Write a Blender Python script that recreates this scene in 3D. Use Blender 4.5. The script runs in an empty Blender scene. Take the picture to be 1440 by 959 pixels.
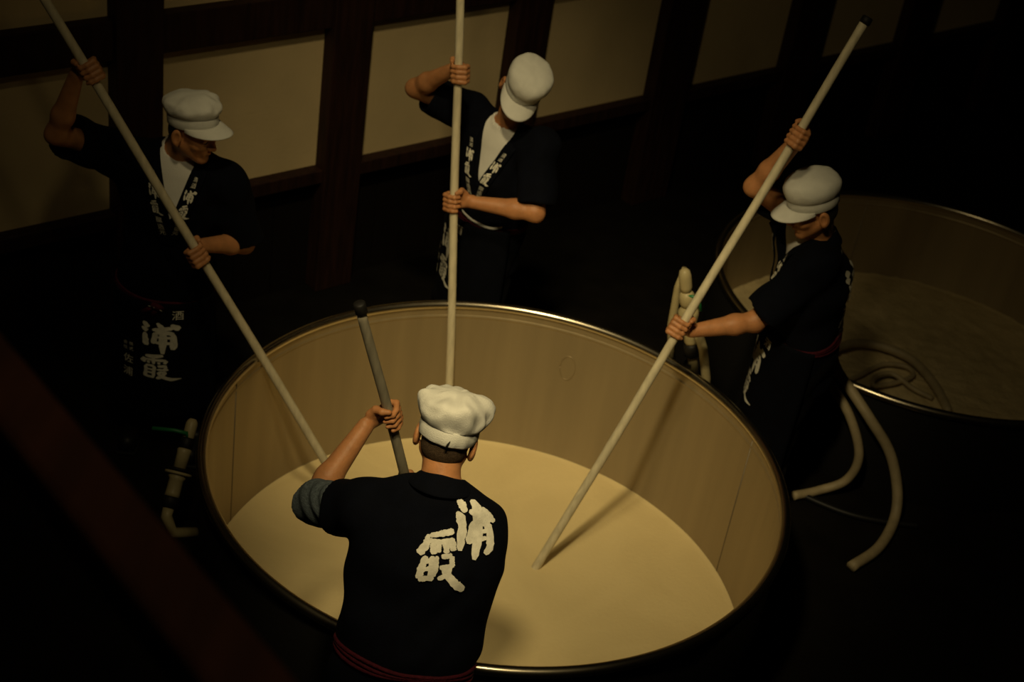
import bpy, bmesh, math, random
import numpy as np
from mathutils import Vector, Matrix, noise
from mathutils.bvhtree import BVHTree
random.seed(7); np.random.seed(7)
SC = bpy.context.scene
COL = SC.collection
V3 = lambda *a: np.array(a, float)
def unit(v): v = np.asarray(v, float); return v/np.linalg.norm(v)

# ------------------------------------------------------------------ camera
F_PX, PITCH, ROLL = 2071.5, 0.56427, 0.160844
cam_d = bpy.data.cameras.new('camera'); cam = bpy.data.objects.new('camera', cam_d); COL.objects.link(cam)
d = Vector((0, math.cos(PITCH), -math.sin(PITCH))); r = Vector((1, 0, 0)); u = r.cross(d)
r2 = math.cos(ROLL)*r + math.sin(ROLL)*u; u2 = -math.sin(ROLL)*r + math.cos(ROLL)*u
m = Matrix((r2, u2, -d)).transposed().to_4x4(); m.translation = Vector((0, 0, 4.0387)); cam.matrix_world = m
cam_d.sensor_width = 36; cam_d.sensor_fit = 'HORIZONTAL'; cam_d.lens = F_PX/1440*36
cam_d.clip_start = 0.05
cam_d.dof.use_dof = True; cam_d.dof.focus_distance = 4.45; cam_d.dof.aperture_fstop = 3.2
SC.camera = cam
# ------------------------------------------------------------------ light and exposure
w = bpy.data.worlds.new('night'); SC.world = w; w.use_nodes = True
w.node_tree.nodes['Background'].inputs[0].default_value = (1, .75, .45, 1)
w.node_tree.nodes['Background'].inputs[1].default_value = 0.0006
def spot(name, loc, target, power, size, blend, radius, color):
    l = bpy.data.lights.new(name, 'SPOT'); o = bpy.data.objects.new(name, l); COL.objects.link(o)
    l.energy = power; l.spot_size = math.radians(size); l.spot_blend = blend; l.shadow_soft_size = radius; l.color = color
    o.location = loc; o.rotation_euler = (Vector(target)-Vector(loc)).to_track_quat('-Z', 'Y').to_euler()
    return o
WARM = (1.0, 0.80, 0.42)
spot('tank_lamp', (-0.523, 1.80, 4.90), (0.375, 5.408, 0.0), 460, 32.8, 1.0, 0.15, WARM)
spot('tank_lamp_spread', (-0.523, 1.80, 4.90), (0.70, 5.80, 0.0), 72, 69.0, 1.0, 0.15, WARM)
spot('wall_fill', (-0.452, 2.20, 6.387), (-0.144, 6.0, 0.8), 455, 31.0, 1.0, 0.20, WARM)  # unseen fill, added to brighten the plaster panels
spot('near_fill', (0.095, 1.951, 4.45), (-0.10, 3.22, 1.44), 235, 19.5, 1.0, 0.16, WARM)  # added narrow fill on the nearest man's back, no fixture there
bl = bpy.data.lights.new('room_fill', 'POINT'); bo = bpy.data.objects.new('room_fill', bl); COL.objects.link(bo)  # weak unseen fill, added to lift the handrail and the dark lower left
bo.location = (-0.43, 2.6, 5.9); bl.energy = 20; bl.color = WARM; bl.shadow_soft_size = .15
SC.view_settings.view_transform = 'Standard'; SC.view_settings.look = 'None'
SC.view_settings.exposure = 0.0; SC.view_settings.gamma = 1.0; SC.view_settings.use_curve_mapping = False

# ------------------------------------------------------------------ materials
MATS = {}
def mat(name, color, rough=.6, metal=0., bump=0., bscale=40., vary=0., vscale=6., stretch=(1, 1, 1), sss=0., spec=.5, sheen=0.):
    if name in MATS: return MATS[name]
    m = bpy.data.materials.new(name); m.use_nodes = True
    nt = m.node_tree; b = nt.nodes['Principled BSDF']; L = nt.links.new
    b.inputs['Base Color'].default_value = (*color, 1); b.inputs['Roughness'].default_value = rough
    b.inputs['Metallic'].default_value = metal; b.inputs['Specular IOR Level'].default_value = spec
    if sss:
        b.inputs['Subsurface Weight'].default_value = sss; b.inputs['Subsurface Radius'].default_value = (.012, .005, .003)
        b.inputs['Subsurface Scale'].default_value = .6
    if sheen: b.inputs['Sheen Weight'].default_value = sheen
    tc = nt.nodes.new('ShaderNodeTexCoord'); mp = nt.nodes.new('ShaderNodeMapping'); mp.inputs['Scale'].default_value = stretch
    L(tc.outputs['Object'], mp.inputs['Vector'])
    if vary:
        n = nt.nodes.new('ShaderNodeTexNoise'); n.inputs['Scale'].default_value = vscale; n.inputs['Detail'].default_value = 6
        L(mp.outputs[0], n.inputs['Vector'])
        cr = nt.nodes.new('ShaderNodeValToRGB'); e = cr.color_ramp.elements
        e[0].position = .3; e[1].position = .7
        e[0].color = tuple(c*(1-vary) for c in color)+(1,); e[1].color = tuple(min(1, c*(1+vary)) for c in color)+(1,)
        L(n.outputs['Fac'], cr.inputs[0]); L(cr.outputs[0], b.inputs['Base Color'])
    if bump:
        n2 = nt.nodes.new('ShaderNodeTexNoise'); n2.inputs['Scale'].default_value = bscale; n2.inputs['Detail'].default_value = 5
        L(mp.outputs[0], n2.inputs['Vector'])
        bp = nt.nodes.new('ShaderNodeBump'); bp.inputs['Strength'].default_value = bump; bp.inputs['Distance'].default_value = .01
        L(n2.outputs['Fac'], bp.inputs['Height']); L(bp.outputs[0], b.inputs['Normal'])
    MATS[name] = m
    return m
M_navy = mat('navy cotton', (.0010, .0016, .0045), .9, bump=.25, bscale=260, vary=.25, vscale=25, spec=.12)
M_apron = mat('indigo canvas', (.0016, .002, .004), .9, bump=.3, bscale=220, vary=.25, vscale=18, spec=.1)
M_trouser = mat('dark work trousers', (.0018, .0018, .0024), .9, bump=.2, bscale=160, spec=.1)
M_print = mat('off white dye print', (.74, .71, .60), .85, bump=.2, bscale=300, vary=.12, vscale=60, spec=.1)
M_skin = mat('skin', (.46, .205, .082), .5, bump=.12, bscale=120, vary=.12, vscale=30, sss=.15, spec=.35)
M_cap = mat('white cap cotton', (.63, .62, .565), .85, bump=.3, bscale=320, vary=.04, vscale=30, spec=.15)
M_shirt = mat('white undershirt', (.70, .68, .62), .85, bump=.2, bscale=250, spec=.15)
M_chambray = mat('grey blue chambray', (.085, .105, .12), .9, bump=.5, bscale=140, vary=.35, vscale=90, stretch=(1, 1, 3), spec=.15)
M_hair = mat('black hair', (.010, .008, .006), .6, bump=.6, bscale=300, stretch=(3, 3, 1), spec=.3)
M_stubble = mat('close cropped dark hair', (.055, .034, .018), .8, bump=.6, bscale=400, vary=.3, vscale=120, spec=.2)
M_sash = mat('red braided cord', (.055, .0035, .010), .8, bump=.5, bscale=200, vary=.25, vscale=60, spec=.2)
M_boot = mat('black rubber boot', (.006, .006, .006), .5, spec=.3)
M_pole = mat('pale bamboo pole', (.62, .55, .38), .55, bump=.08, bscale=50, vary=.14, vscale=22, stretch=(3, 3, .4), spec=.35)
M_dpole = mat('weathered grey pole', (.28, .25, .18), .5, bump=.08, bscale=50, vary=.18, vscale=22, stretch=(3, 3, .4), spec=.4)
M_black = mat('black end cap', (.008, .007, .006), .6, spec=.3)
M_steel = mat('brushed stainless steel', (.37, .29, .165), .5, metal=.5, bump=.05, bscale=30, vary=.08, vscale=3.5, stretch=(3, 3, .25))
M_matt_black = mat('plain matt black', (.008, .0075, .007), .7, bump=.2, bscale=30, spec=.1)  # plain black for the tank outsides and the feed pipe
M_rim = mat('polished steel rim', (.50, .44, .33), .27, metal=1., bump=.03, bscale=14, vary=.1, vscale=6)
M_weld = mat('weld bead', (.26, .22, .16), .5, metal=.8, bump=.3, bscale=150)
M_pvc = mat('cream pvc', (.42, .35, .185), .45, vary=.12, vscale=14, spec=.4)
M_green = mat('green plastic lever', (.01, .16, .045), .45)
M_hose = mat('beige braided hose', (.36, .29, .17), .5, bump=.2, bscale=200, vary=.12, vscale=20, spec=.4)
M_timber = mat('dark stained timber', (.024, .0085, .005), .65, bump=.3, bscale=14, vary=.4, vscale=8, stretch=(4, 4, .5), spec=.25)
M_plaster = mat('cream plaster', (.72, .56, .31), .9, bump=.15, bscale=60, vary=.07, vscale=3, spec=.1)
M_lower = mat('blackened boards', (.008, .006, .005), .85, bump=.3, bscale=10, stretch=(6, 6, .4), spec=.08)
M_floor = mat('near black floor', (.006, .005, .004), .75, bump=.3, bscale=12, vary=.3, vscale=5, spec=.08)  # near-black all over, with random tone and bumps
M_rail = mat('brown varnished rail', (.09, .028, .014), .8, bump=.2, bscale=12, vary=.3, vscale=7, stretch=(4, .5, 4), spec=.25)
def mash_mat(name, base, hi, scale, bump, rough):
    m = bpy.data.materials.new(name); m.use_nodes = True; nt = m.node_tree; L = nt.links.new; b = nt.nodes['Principled BSDF']
    tc = nt.nodes.new('ShaderNodeTexCoord')
    n = nt.nodes.new('ShaderNodeTexNoise'); n.inputs['Scale'].default_value = scale; n.inputs['Detail'].default_value = 8; n.inputs['Distortion'].default_value = 1.2
    L(tc.outputs['Object'], n.inputs['Vector'])
    cr = nt.nodes.new('ShaderNodeValToRGB'); e = cr.color_ramp.elements; e[0].position = .25; e[1].position = .75
    e[0].color = (*base, 1); e[1].color = (*hi, 1); L(n.outputs['Fac'], cr.inputs[0]); L(cr.outputs[0], b.inputs['Base Color'])
    n2 = nt.nodes.new('ShaderNodeTexNoise'); n2.inputs['Scale'].default_value = 55; n2.inputs['Detail'].default_value = 6
    L(tc.outputs['Object'], n2.inputs['Vector'])
    bp = nt.nodes.new('ShaderNodeBump'); bp.inputs['Strength'].default_value = bump; bp.inputs['Distance'].default_value = .01
    L(n2.outputs['Fac'], bp.inputs['Height']); L(bp.outputs[0], b.inputs['Normal'])
    b.inputs['Roughness'].default_value = rough; b.inputs['Specular IOR Level'].default_value = .3
    return m
M_mash = mash_mat('milky mash', (.67, .54, .285), (.77, .63, .34), 2.2, .22, .38)
M_mash2 = mash_mat('thick rice mash', (.50, .40, .21), (.66, .53, .29), 5.0, .7, .8)

# ------------------------------------------------------------------ object helpers
def tag(o, label=None, cat=None, group=None, kind=None):
    if label: o['label'] = label
    if cat: o['category'] = cat
    if group: o['group'] = group
    if kind: o['kind'] = kind
    return o
def mesh_obj(name, verts, faces, material, parent=None, smooth=True):
    me = bpy.data.meshes.new(name)
    verts = np.asarray(verts, float)
    if parent is not None:
        off = V3(0, 0, 0); q = parent
        while q is not None: off += np.array(q.location); q = q.parent
        verts = verts-off
    if isinstance(faces, np.ndarray) and faces.ndim == 2:
        n, k = faces.shape
        me.vertices.add(len(verts)); me.vertices.foreach_set('co', verts.astype(np.float32).ravel())
        me.loops.add(n*k); me.loops.foreach_set('vertex_index', faces.astype(np.int32).ravel())
        me.polygons.add(n); me.polygons.foreach_set('loop_start', np.arange(0, n*k, k, dtype=np.int32))
        me.update(calc_edges=True)
    else:
        me.from_pydata(verts.tolist(), [], [tuple(int(i) for i in f) for f in faces]); me.update()
    if smooth: me.polygons.foreach_set('use_smooth', np.ones(len(me.polygons), bool))
    me.materials.append(material)
    o = bpy.data.objects.new(name, me); COL.objects.link(o)
    if parent is not None: o.parent = parent
    return o
def empty(name, loc, parent=None):
    o = bpy.data.objects.new(name, None); COL.objects.link(o); o.location = loc; o.empty_display_size = .1
    if parent is not None: o.parent = parent
    return o
class MB:
    def __init__(s): s.v = []; s.f = []
    def add(s, v, f):
        b = len(s.v); s.v += [tuple(map(float, p)) for p in v]; s.f += [tuple(i+b for i in q) for q in f]; return s
    def box(s, c, ax, ay, az):
        c, ax, ay, az = map(lambda q: np.asarray(q, float), (c, ax, ay, az))
        v = [c+i*ax+j*ay+k*az for k in (-1, 1) for j in (-1, 1) for i in (-1, 1)]
        f = [(0, 2, 3, 1), (4, 5, 7, 6), (0, 1, 5, 4), (2, 6, 7, 3), (0, 4, 6, 2), (1, 3, 7, 5)]
        return s.add(v, f)
    def tube(s, pts, rad, seg=14, cap=True):
        pts = [np.asarray(p, float) for p in pts]; n = len(pts)
        if np.isscalar(rad): rad = [rad]*n
        t0 = unit(pts[1]-pts[0]); a = np.cross(t0, (0, 0, 1) if abs(t0[2]) < .9 else (1, 0, 0)); a = unit(a)
        v = []
        for i in range(n):
            t = unit(pts[min(i+1, n-1)]-pts[max(i-1, 0)]); a = unit(a-t*(a@t)); b = np.cross(t, a)
            for k in range(seg):
                th = 2*math.pi*k/seg; v.append(pts[i]+rad[i]*(math.cos(th)*a+math.sin(th)*b))
        f = [(i*seg+k, i*seg+(k+1) % seg, (i+1)*seg+(k+1) % seg, (i+1)*seg+k) for i in range(n-1) for k in range(seg)]
        if cap: f += [tuple(range(seg-1, -1, -1)), tuple(range((n-1)*seg, n*seg))]
        return s.add(v, f)
    def lathe(s, prof, c=(0, 0, 0), seg=96, close=False):
        v = [(c[0]+r_*math.cos(2*math.pi*k/seg), c[1]+r_*math.sin(2*math.pi*k/seg), c[2]+z_) for r_, z_ in prof for k in range(seg)]
        n = len(prof); R = n if close else n-1
        f = [(i*seg+k, i*seg+(k+1) % seg, ((i+1) % n)*seg+(k+1) % seg, ((i+1) % n)*seg+k) for i in range(R) for k in range(seg)]
        return s.add(v, f)
    def build(s, name, material, parent=None, smooth=True, bevel=0):
        o = mesh_obj(name, s.v, s.f, material, parent, smooth)
        if bevel:
            md = o.modifiers.new('bevel', 'BEVEL'); md.width = bevel; md.segments = 2; md.limit_method = 'ANGLE'
        return o
def spline(pts, n):
    pts = np.asarray(pts, float); P = np.vstack([2*pts[0]-pts[1], pts, 2*pts[-1]-pts[-2]]); out = []
    m_ = len(pts)-1
    for q in np.linspace(0, m_-1e-9, n):
        i = int(q); t = q-i; a, b, c, e = P[i], P[i+1], P[i+2], P[i+3]
        out.append(.5*((2*b)+(-a+c)*t+(2*a-5*b+4*c-e)*t*t+(-a+3*b-3*c+e)*t**3))
    return np.array(out)

# ------------------------------------------------------------------ signed distance fields for soft bodies
class Field:
    def __init__(s, lo, hi, h):
        s.h = h; s.lo = np.asarray(lo, float); s.n = np.ceil((np.asarray(hi)-s.lo)/h).astype(int)+1
        s.a = np.full(s.n, 1., np.float32)
    def sub(s, lo, hi, pad):
        i0 = np.clip(np.floor((np.asarray(lo)-pad-s.lo)/s.h).astype(int), 0, s.n); i1 = np.clip(np.ceil((np.asarray(hi)+pad-s.lo)/s.h).astype(int)+1, 0, s.n)
        sl = tuple(slice(x, y) for x, y in zip(i0, i1))
        ax = [(s.lo[k]+s.h*np.arange(i0[k], i1[k])).astype(np.float32) for k in range(3)]
        return sl, ax[0][:, None, None], ax[1][None, :, None], ax[2][None, None, :]
    def union(s, fn, lo, hi, k):
        sl, X, Y, Z = s.sub(lo, hi, k+4*s.h)
        dd = fn(X, Y, Z); a = s.a[sl]
        if a.size == 0: return
        if k > 0:
            hh = np.clip(.5+.5*(a-dd)/k, 0, 1); s.a[sl] = a+(dd-a)*hh-k*hh*(1-hh)
        else: s.a[sl] = np.minimum(a, dd)
    def cut(s, fn, lo, hi, k=.004):
        sl, X, Y, Z = s.sub(lo, hi, k+2*s.h)
        dd = -fn(X, Y, Z); a = s.a[sl]
        if a.size == 0: return
        hh = np.clip(.5-.5*(a-dd)/k, 0, 1); s.a[sl] = a+(dd-a)*hh+k*hh*(1-hh)
    def displace(s, fn):
        sl, X, Y, Z = s.sub(s.lo, s.lo+s.h*s.n, 0)
        near = np.abs(s.a) < .06
        s.a += np.where(near, fn(X, Y, Z), 0).astype(np.float32)
    def cone(s, a, b, ra, rb, k=.02):
        a = np.asarray(a, float); b = np.asarray(b, float); R = max(ra, rb)
        s.union(cone_fn(a, b, ra, rb), np.minimum(a, b)-R, np.maximum(a, b)+R, k)
    def ell(s, c, R3, rot=None, k=.02, cut=False):
        c = np.asarray(c, float); Rm = max(R3)
        fn = ell_fn(c, R3, rot)
        (s.cut if cut else s.union)(fn, c-Rm, c+Rm, k)
    def slab(s, a, b, ra, rb, ws, ds, k=.03):
        """tapered body segment with an elliptical cross section: ra, rb = (half width, half depth)"""
        a = np.asarray(a, float); b = np.asarray(b, float); R = max(*ra, *rb)
        ba = b-a; L2 = ba@ba
        def fn(X, Y, Z):
            t = np.clip(((X-a[0])*ba[0]+(Y-a[1])*ba[1]+(Z-a[2])*ba[2])/L2, 0, 1)
            qx, qy, qz = X-a[0]-t*ba[0], Y-a[1]-t*ba[1], Z-a[2]-t*ba[2]
            rw = ra[0]+(rb[0]-ra[0])*t; rd = ra[1]+(rb[1]-ra[1])*t; rm = np.minimum(rw, rd)
            w_ = qx*ws[0]+qy*ws[1]+qz*ws[2]; e_ = qx*ds[0]+qy*ds[1]+qz*ds[2]; n_ = np.cross(ws, ds); z_ = qx*n_[0]+qy*n_[1]+qz*n_[2]
            kk = np.sqrt((w_/rw)**2+(e_/rd)**2+(z_/rm)**2); k2 = np.sqrt((w_/rw**2)**2+(e_/rd**2)**2+(z_/rm**2)**2)+1e-6
            return kk*(kk-1)/k2
        s.union(fn, np.minimum(a, b)-R, np.maximum(a, b)+R, k)
    def mesh(s):
        a = s.a; S = a < 0
        idx = np.argwhere(S)
        i0 = np.maximum(idx.min(0)-2, 0); i1 = np.minimum(idx.max(0)+3, np.array(S.shape))
        sl = tuple(slice(x, y) for x, y in zip(i0, i1)); a = a[sl]; S = S[sl]
        n = np.array(a.shape); c = n-1
        cnt = np.zeros(c, np.int8)
        for i in (0, 1):
            for j in (0, 1):
                for k in (0, 1): cnt += S[i:c[0]+i, j:c[1]+j, k:c[2]+k]
        act = np.argwhere((cnt > 0) & (cnt < 8)); vid = np.full(c, -1, np.int32); vid[tuple(act.T)] = np.arange(len(act))
        pos = np.zeros((len(act), 3)); num = np.zeros(len(act))
        cor = [(i, j, k) for i in (0, 1) for j in (0, 1) for k in (0, 1)]
        val = {q: a[act[:, 0]+q[0], act[:, 1]+q[1], act[:, 2]+q[2]] for q in cor}
        for q in cor:
            for ax in range(3):
                if q[ax] == 0:
                    p2 = list(q); p2[ax] = 1; p2 = tuple(p2); va, vb = val[q], val[p2]
                    x = (va < 0) != (vb < 0); t = np.where(x, va/(va-vb+1e-12), 0)
                    pt = np.tile(np.array(q, float), (len(act), 1)); pt[:, ax] += t
                    pos += pt*x[:, None]; num += x
        pos = pos/num[:, None]+act
        quads = []
        for ax in range(3):
            o1, o2 = [(1, 2), (2, 0), (0, 1)][ax]
            A = np.moveaxis(S, ax, 0); E_ = np.argwhere(A[:-1] != A[1:])
            # back to xyz
            rest = [k for k in range(3) if k != ax]; e = np.zeros_like(E_); e[:, ax] = E_[:, 0]; e[:, rest[0]] = E_[:, 1]; e[:, rest[1]] = E_[:, 2]
            ok = (e[:, o1] > 0) & (e[:, o2] > 0) & (e[:, o1] < c[o1]) & (e[:, o2] < c[o2]); e = e[ok]
            def cell(da, db):
                q = e.copy(); q[:, o1] -= da; q[:, o2] -= db; return vid[q[:, 0], q[:, 1], q[:, 2]]
            Q = np.stack([cell(0, 0), cell(1, 0), cell(1, 1), cell(0, 1)], 1)
            flip = ~S[e[:, 0], e[:, 1], e[:, 2]]
            Q[flip] = Q[flip][:, ::-1]; quads.append(Q)
        quads = np.concatenate(quads); quads = quads[(quads >= 0).all(1)]
        return s.lo+s.h*(pos+i0), quads
def cone_fn(a, b, ra, rb):
    a = np.asarray(a, float); ba = np.asarray(b, float)-a; L2 = ba@ba
    def fn(X, Y, Z):
        t = np.clip(((X-a[0])*ba[0]+(Y-a[1])*ba[1]+(Z-a[2])*ba[2])/L2, 0, 1)
        return np.sqrt((X-a[0]-t*ba[0])**2+(Y-a[1]-t*ba[1])**2+(Z-a[2]-t*ba[2])**2)-(ra+(rb-ra)*t)
    return fn
def ell_fn(c, R3, rot=None):
    rot = np.eye(3) if rot is None else np.asarray(rot, float)   # rows = local axes
    def fn(X, Y, Z):
        q = [(X-c[0])*rot[i][0]+(Y-c[1])*rot[i][1]+(Z-c[2])*rot[i][2] for i in range(3)]
        k0 = np.sqrt(sum((q[i]/R3[i])**2 for i in range(3))); k1 = np.sqrt(sum((q[i]/R3[i]**2)**2 for i in range(3)))+1e-6
        return k0*(k0-1)/k1
    return fn
def bvh(v, f): return BVHTree.FromPolygons([tuple(q) for q in v.tolist()], [tuple(q) for q in f.tolist()])

# ------------------------------------------------------------------ lettering
W_URA = [  # brush strokes of the first character, box 0..1 by 0..1, y down: (points, widths)
 ([(.03, .02), (.16, .19)], [.09, .16]), ([(.0, .20), (.13, .32)], [.08, .13]), ([(.07, .38), (.09, .60), (.11, .80)], [.10, .14, .15]),
 ([(.38, .0), (.52, .20), (.53, .55), (.53, 1.0)], [.11, .15, .17, .14]), ([(.72, .03), (.95, .17)], [.10, .17]),
 ([(.26, .25), (.55, .19), (.80, .13)], [.10, .11, .10]), ([(.34, .32), (.32, .52), (.28, .70)], [.12, .13, .12]),
 ([(.34, .32), (.58, .30), (.80, .33)], [.10, .10, .12]), ([(.78, .33), (.80, .58), (.78, .85)], [.13, .15, .16]),
 ([(.36, .47), (.76, .45)], [.07, .07]), ([(.32, .65), (.76, .63)], [.08, .08])]
W_KASUMI = [
 ([(.10, .14), (.32, .10), (.58, .02)], [.10, .12, .12]), ([(.10, .22), (.02, .40)], [.11, .14]), ([(.32, .08), (.33, .40)], [.10, .09]),
 ([(.08, .27), (.35, .24), (.66, .19)], [.07, .08, .09]), ([(.66, .2), (.62, .34)], [.10, .08]), ([(.18, .31), (.21, .40)], [.08, .07]), ([(.46, .29), (.48, .38)], [.08, .07]),
 ([(.12, .52), (.13, .72), (.10, .95)], [.10, .09, .11]), ([(.12, .50), (.36, .47)], [.08, .08]), ([(.36, .47), (.33, .90)], [.08, .09]),
 ([(.14, .64), (.33, .62)], [.06, .06]), ([(.13, .77), (.32, .75)], [.06, .06]), ([(.08, .93), (.36, .91)], [.08, .08]),
 ([(.44, .46), (.68, .42)], [.09, .09]), ([(.66, .43), (.62, .60)], [.08, .07]), ([(.42, .60), (.72, .56)], [.07, .08]),
 ([(.46, .70), (.66, .66)], [.07, .08]), ([(.66, .66), (.56, .82), (.42, .96)], [.09, .09, .09]), ([(.44, .70), (.58, .86), (.80, .96), (1.05, .97)], [.08, .11, .12, .04])]
# the big pair as it lies on the pulled back of the near jacket (skewed by the stretched cloth)
W_BACK = [
 ([(400, 95), (440, 140), (475, 205)], [30, 60, 45]), ([(398, 200), (430, 250), (442, 340), (430, 440), (422, 545)], [30, 72, 66, 62, 48]),
 ([(515, 105), (560, 150), (585, 250), (578, 400), (566, 520), (545, 625)], [32, 62, 86, 76, 66, 44]), ([(612, 165), (660, 215), (722, 290)], [26, 46, 36]),
 ([(505, 195), (600, 225), (690, 290)], [36, 60, 44]), ([(540, 280), (512, 390), (490, 470)], [44, 52, 48]),
 ([(530, 290), (650, 300)], [50, 48]), ([(645, 290), (682, 350), (692, 450), (682, 520), (640, 575)], [48, 54, 58, 62, 46]),
 ([(520, 385), (670, 365)], [34, 34]), ([(480, 470), (610, 440), (660, 430)], [40, 38, 34]),
 ([(160, 412), (260, 398), (372, 375)], [32, 46, 56]), ([(150, 400), (128, 490), (68, 572)], [28, 62, 62]),
 ([(150, 455), (260, 470), (378, 455)], [40, 40, 50]), ([(190, 480), (200, 575)], [52, 50]), ([(245, 480), (238, 560)], [38, 34]), ([(300, 480), (308, 565)], [46, 44]), ([(355, 460), (362, 545)], [52, 46]),
 ([(135, 590), (92, 690), (62, 780)], [48, 58, 60]), ([(190, 590), (172, 700), (165, 800)], [46, 44, 44]), ([(110, 640), (230, 618)], [34, 34]), ([(95, 705), (220, 688)], [30, 34]), ([(60, 782), (195, 770)], [40, 42]),
 ([(225, 590), (215, 690), (190, 760)], [30, 34, 34]), ([(262, 595), (355, 585)], [38, 40]), ([(350, 590), (358, 680)], [42, 44]), ([(245, 690), (375, 672)], [34, 36]), ([(335, 680), (318, 745), (230, 785)], [46, 44, 36]),
 ([(270, 695), (345, 785), (400, 845), (462, 868)], [44, 62, 72, 50])]
def strokes_mesh(strokes, fx, seed=1, steps=7, across=3):
    """brush strokes -> flat quad strips; fx maps 2D -> 2D"""
    rnd = random.Random(seed); v = []; f = []
    for pts, ws in strokes:
        P = spline(np.array(pts, float), steps) if len(pts) > 2 else np.array([np.array(pts[0])+(np.array(pts[1])-np.array(pts[0]))*t for t in np.linspace(0, 1, steps)])
        W = np.interp(np.linspace(0, 1, steps), np.linspace(0, 1, len(ws)), ws)
        T = np.gradient(P, axis=0); T /= np.linalg.norm(T, axis=1)[:, None]; N = np.stack([-T[:, 1], T[:, 0]], 1)
        W = 1.14*W*np.where((np.arange(steps) == 0) | (np.arange(steps) == steps-1), .55, 1.)
        b = len(v)
        for i in range(steps):
            for k in range(across):
                o = (k/(across-1)-.5)*W[i]*(1+rnd.uniform(-.15, .15)); v.append(fx(P[i]+N[i]*o))
        for i in range(steps-1):
            for k in range(across-1):
                q = b+i*across+k; f.append((q, q+1, q+across+1, q+across))
    return v, f
def font_mesh(txt):
    cu = bpy.data.curves.new('t', 'FONT'); cu.body = txt; cu.size = 1; cu.resolution_u = 3
    o = bpy.data.objects.new('t', cu); COL.objects.link(o); dg = bpy.context.evaluated_depsgraph_get(); dg.update()
    me = bpy.data.meshes.new_from_object(o.evaluated_get(dg)); v = np.array([q.co[:2] for q in me.vertices]); f = [tuple(p.vertices) for p in me.polygons]
    bpy.data.objects.remove(o); bpy.data.curves.remove(cu); bpy.data.meshes.remove(me)
    if len(v) == 0: return [], []
    lo, hi = v.min(0), v.max(0); v = (v-lo)/max(hi-lo); v[:, 1] = v[:, 1].max()-v[:, 1]
    return v.tolist(), f     # box 0..1, y down
FONT = {c: font_mesh(c) for c in '清酒醸造元佐浦株式会社'}
class Print2D:
    """flat lettering layout in metres (x right, y down), later laid onto cloth"""
    def __init__(s): s.items = []
    def add(s, v, f):
        if len(v): s.items.append((v, f))
    def brush(s, strokes, x, y, w_, h_, seed=1): s.add(*strokes_mesh(strokes, lambda q: (x+q[0]*w_, y+q[1]*h_), seed))
    def char(s, c, x, y, sz): v, f = FONT[c]; s.add([(x+q[0]*sz, y+q[1]*sz) for q in v], f)
def lay_on(p2, to3, tree, direction, material, parent, lift=.0022):
    dirv = Vector(direction).normalized()
    for pv, pf in p2.items:
        v = []
        for q in pv:
            P = Vector(to3(q)); h = tree.ray_cast(P-dirv*.6, dirv, 1.6)
            if h[0] is None: h = tree.find_nearest(P)
            n = h[1] if h[1].dot(dirv) < 0 else -h[1]
            v.append(h[0]+n*lift)
        mesh_obj('printed_character', v, pf, material, parent)

# ------------------------------------------------------------------ the setting
TH = math.radians(43.939); WT = V3(math.cos(TH), math.sin(TH), 0); WN = V3(math.sin(TH), -math.cos(TH), 0); WD = 5.5; UP = V3(0, 0, 1)
def wp(s, z, out=0.): return WT*s-WN*WD+WN*out+UP*z
# floor: dark working platform with round wells for the two tanks
T1 = (0.0196, 4.4728); T2 = (2.074, 6.653); RIM = .68; RIM2 = .507; LIQ = -.054; LIQ2 = 0.0
fm = bmesh.new()
fv = [fm.verts.new(q) for q in ((-6, -1.5, 0), (8, -1.5, 0), (8, 13, 0), (-6, 13, 0))]; fm.faces.new(fv)
ext = bmesh.ops.extrude_face_region(fm, geom=list(fm.faces)); bmesh.ops.translate(fm, verts=[q for q in ext['geom'] if isinstance(q, bmesh.types.BMVert)], vec=(0, 0, -.08))
bmesh.ops.recalc_face_normals(fm, faces=fm.faces)
fme = bpy.data.meshes.new('floor'); fm.to_mesh(fme); fm.free(); fme.materials.append(M_floor)
floor = bpy.data.objects.new('floor', fme); COL.objects.link(floor); tag(floor, 'dark working floor around the two sunken tanks', 'floor', kind='structure')
for cx, cy, rr in ((*T1, 1.108), (*T2, 1.108)):
    cm = bmesh.new(); bmesh.ops.create_cone(cm, cap_ends=True, segments=96, radius1=rr, radius2=rr, depth=.5)
    cme = bpy.data.meshes.new('c'); cm.to_mesh(cme); cm.free(); co = bpy.data.objects.new('c', cme); COL.objects.link(co); co.location = (cx, cy, 0)
    bm_ = floor.modifiers.new('b', 'BOOLEAN'); bm_.operation = 'DIFFERENCE'; bm_.object = co; bm_.solver = 'EXACT'
    dg = bpy.context.evaluated_depsgraph_get(); nm = bpy.data.meshes.new_from_object(floor.evaluated_get(dg)); floor.modifiers.clear(); floor.data = nm
    bpy.data.objects.remove(co)
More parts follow.
